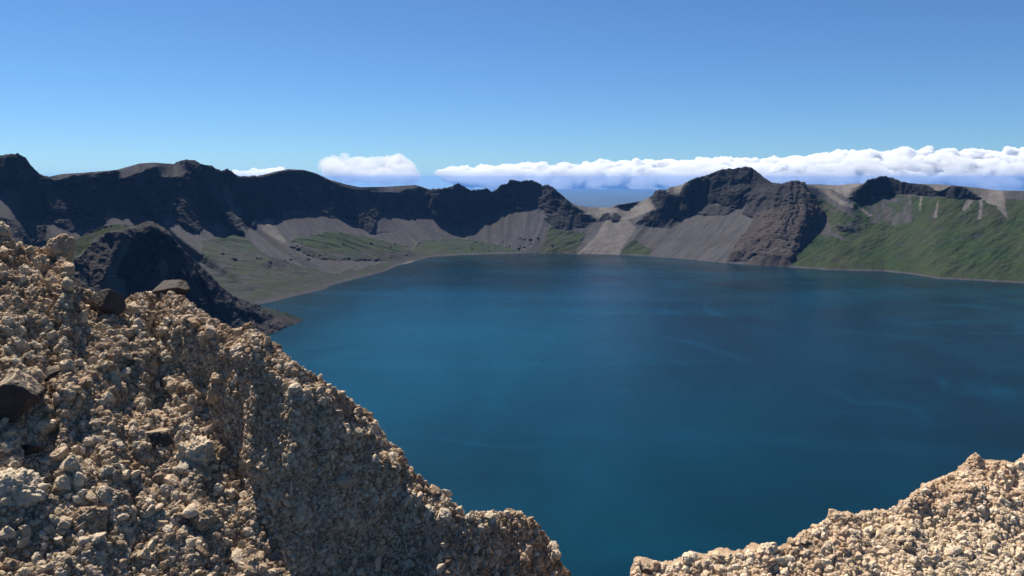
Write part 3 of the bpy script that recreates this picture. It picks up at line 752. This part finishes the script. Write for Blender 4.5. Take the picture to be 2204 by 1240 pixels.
VAR = {}
def variants(mat, key, n=9):
    VAR[key] = [rock_mesh('stone', 5, 300 + i + hash(key) % 1, mat, facet=[.55, .8, .6, .4, .75, .9, .5, .85, .65][i % 9], knob=[.40, .26, .46, .36, .22][i % 5], flat=(1, [.85, .7, .95][i % 3], [.7, .8, .6, .9][i % 4])) for i in range(n)]
variants(M_PUM, 'L'); variants(M_PUMR, 'R')
def scatter(md, key, n, rmin, rmax, power, seed, u_lo, u_hi, shade_small=True):
    """random stones over the mound: positions, radii, rotations; biggest first"""
    g = np.random.default_rng(seed)
    P, U, V = md.P, md.U, md.V
    a = np.linalg.norm(np.cross(P[1:, :-1] - P[:-1, :-1], P[:-1, 1:] - P[:-1, :-1]), axis=-1)
    vis = (U[:-1, :-1] > u_lo) & (U[:-1, :-1] < u_hi) & (V[:-1, :-1] < 1330)
    a = a * np.where(vis, 1, .0) * np.where((U[:-1, :-1] > 1338) & (U[:-1, :-1] < 1375), 4, 1)
    pr = (a / a.sum()).ravel()
    idx = g.choice(len(pr), n, p=pr)
    i, j = np.unravel_index(idx, a.shape)
    pos = P[i, j] + (P[i + 1, j] - P[i, j]) * g.uniform(0, 1, (n, 1)) + (P[i, j + 1] - P[i, j]) * g.uniform(0, 1, (n, 1))
    nr = md.N[i, j]
    x = g.uniform(0, 1, n)
    r = rmin * (1 - x * (1 - (rmin / rmax) ** power)) ** (-1 / power)
    uu, vv = U[i, j], V[i, j]
    if shade_small:
        sh = poly_in(uu, vv, SHADE); r = np.where(sh, np.clip(r * 1.5, .0065, .0165), r)
        nc = fbm(np.stack([uu / 60, vv / 60, uu * 0], -1), 3); r = r * np.clip(1 + 1.2 * nc, .6, 1.7)
    pos = pos + nr * (r * g.uniform(-.05, .65, n))[:, None]
    rot = g.uniform(0, 2 * pi, (n, 3))
    keep = np.ones(n, bool)
    for hh in HERO:
        if hh[3] is md:
            keep &= ~((np.hypot(uu - hh[4], (vv - hh[5])) < hh[6] * 1.15) & (r > .25 * hh[6] / F * 4))
    r = np.where(keep, r, rmin * .5)
    o = np.argsort(-r)
    return pos[o], r[o], rot[o], g.integers(0, len(VAR[key]), n)[o]

def gravel_nodes(name, mat, key, pos, r, rot, var, base):
    """the uncountable small stones of one mound: instances on points"""
    me = bpy.data.meshes.new(name); me.vertices.add(len(pos)); me.vertices.foreach_set('co', np.asarray(pos, np.float32).ravel())
    for an, ty, dat, fld in (('rad', 'FLOAT', r, 'value'), ('rot', 'FLOAT_VECTOR', rot, 'vector'), ('var', 'INT', var, 'value')):
        at = me.attributes.new(an, ty, 'POINT')
        at.data.foreach_set(fld, np.asarray(dat, np.int32 if ty == 'INT' else np.float32).ravel())
    me.materials.append(mat)
    o = bpy.data.objects.new(name, me); COL.objects.link(o)
    coll = bpy.data.collections.new(name + '_kinds')
    for q in VAR[key]:
        coll.objects.link(bpy.data.objects.new('stone_kind', q))
    ng = bpy.data.node_groups.new(name, 'GeometryNodeTree')
    ng.interface.new_socket('Geometry', in_out='INPUT', socket_type='NodeSocketGeometry')
    ng.interface.new_socket('Geometry', in_out='OUTPUT', socket_type='NodeSocketGeometry')
    N, L = ng.nodes, ng.links
    gi, go = N.new('NodeGroupInput'), N.new('NodeGroupOutput')
    ci = N.new('GeometryNodeCollectionInfo'); ci.inputs['Collection'].default_value = coll
    ci.inputs['Separate Children'].default_value = True; ci.inputs['Reset Children'].default_value = True
    ip = N.new('GeometryNodeInstanceOnPoints'); ip.inputs['Pick Instance'].default_value = True
    def na(nm, ty):
        x = N.new('GeometryNodeInputNamedAttribute'); x.data_type = ty; x.inputs['Name'].default_value = nm
        return x.outputs['Attribute']
    L.new(gi.outputs[0], ip.inputs['Points']); L.new(ci.outputs[0], ip.inputs['Instance'])
    L.new(na('var', 'INT'), ip.inputs['Instance Index'])
    er = N.new('FunctionNodeEulerToRotation'); L.new(na('rot', 'FLOAT_VECTOR'), er.inputs[0]); L.new(er.outputs[0], ip.inputs['Rotation'])
    L.new(na('rad', 'FLOAT'), ip.inputs['Scale'])
    L.new(ip.outputs[0], go.inputs[0])
    md = o.modifiers.new('stones', 'NODES'); md.node_group = ng
    tag(o, base, 'gravel', kind='stuff')

def stones(md, key, mat, n, rmin, rmax, power, seed, u_lo, u_hi, n_ind, lab, grp, glab, ss):
    pos, r, rot, var = scatter(md, key, n, rmin, rmax, power, seed, u_lo, u_hi, ss)
    for k in range(n_ind):
        o = place(VAR[key][var[k]], 'stone', pos[k], r[k], rot[k])
        tag(o, lab, 'stone', grp)
    gravel_nodes('gravel', mat, key, pos[n_ind:], r[n_ind:], rot[n_ind:], var[n_ind:], glab)
stones(left, 'L', M_PUM, 260000, .0034, .033, 2.55, 21, -150, 1262, 240, 'tan pumice stone among many alike on the left slope', 'pumice stones on the left slope', 'small tan pumice stones covering the left slope', True)
stones(right, 'R', M_PUMR, 70000, .0036, .024, 2.4, 22, 1340, 2420, 60, 'pale pumice stone among many alike on the right mound', 'pumice stones on the right mound', 'small pale pumice stones covering the right mound', False)

# ------------------------------------------------------------------ the air
def haze():
    bm = bmesh.new(); bmesh.ops.create_cube(bm, size=1)
    me = bpy.data.meshes.new('haze')
    for v in bm.verts: v.co = (v.co.x * 200000, v.co.y * 200000, -1251 if v.co.z < 0 else 260)
    bm.to_mesh(me); bm.free()
    m = bpy.data.materials.new('air'); m.use_nodes = True; t = m.node_tree
    t.nodes.remove(t.nodes['Principled BSDF'])
    pv = t.nodes.new('ShaderNodeVolumePrincipled')
    pv.inputs['Color'].default_value = (.16, .42, 1.0, 1); pv.inputs['Density'].default_value = 1.0e-5; pv.inputs['Anisotropy'].default_value = .2
    t.links.new(pv.outputs[0], t.nodes['Material Output'].inputs['Volume'])
    me.materials.append(m)
    o = bpy.data.objects.new('haze', me); COL.objects.link(o); tag(o, kind='stuff', label='thin blue air between the crater and the horizon', cat='haze')
haze()
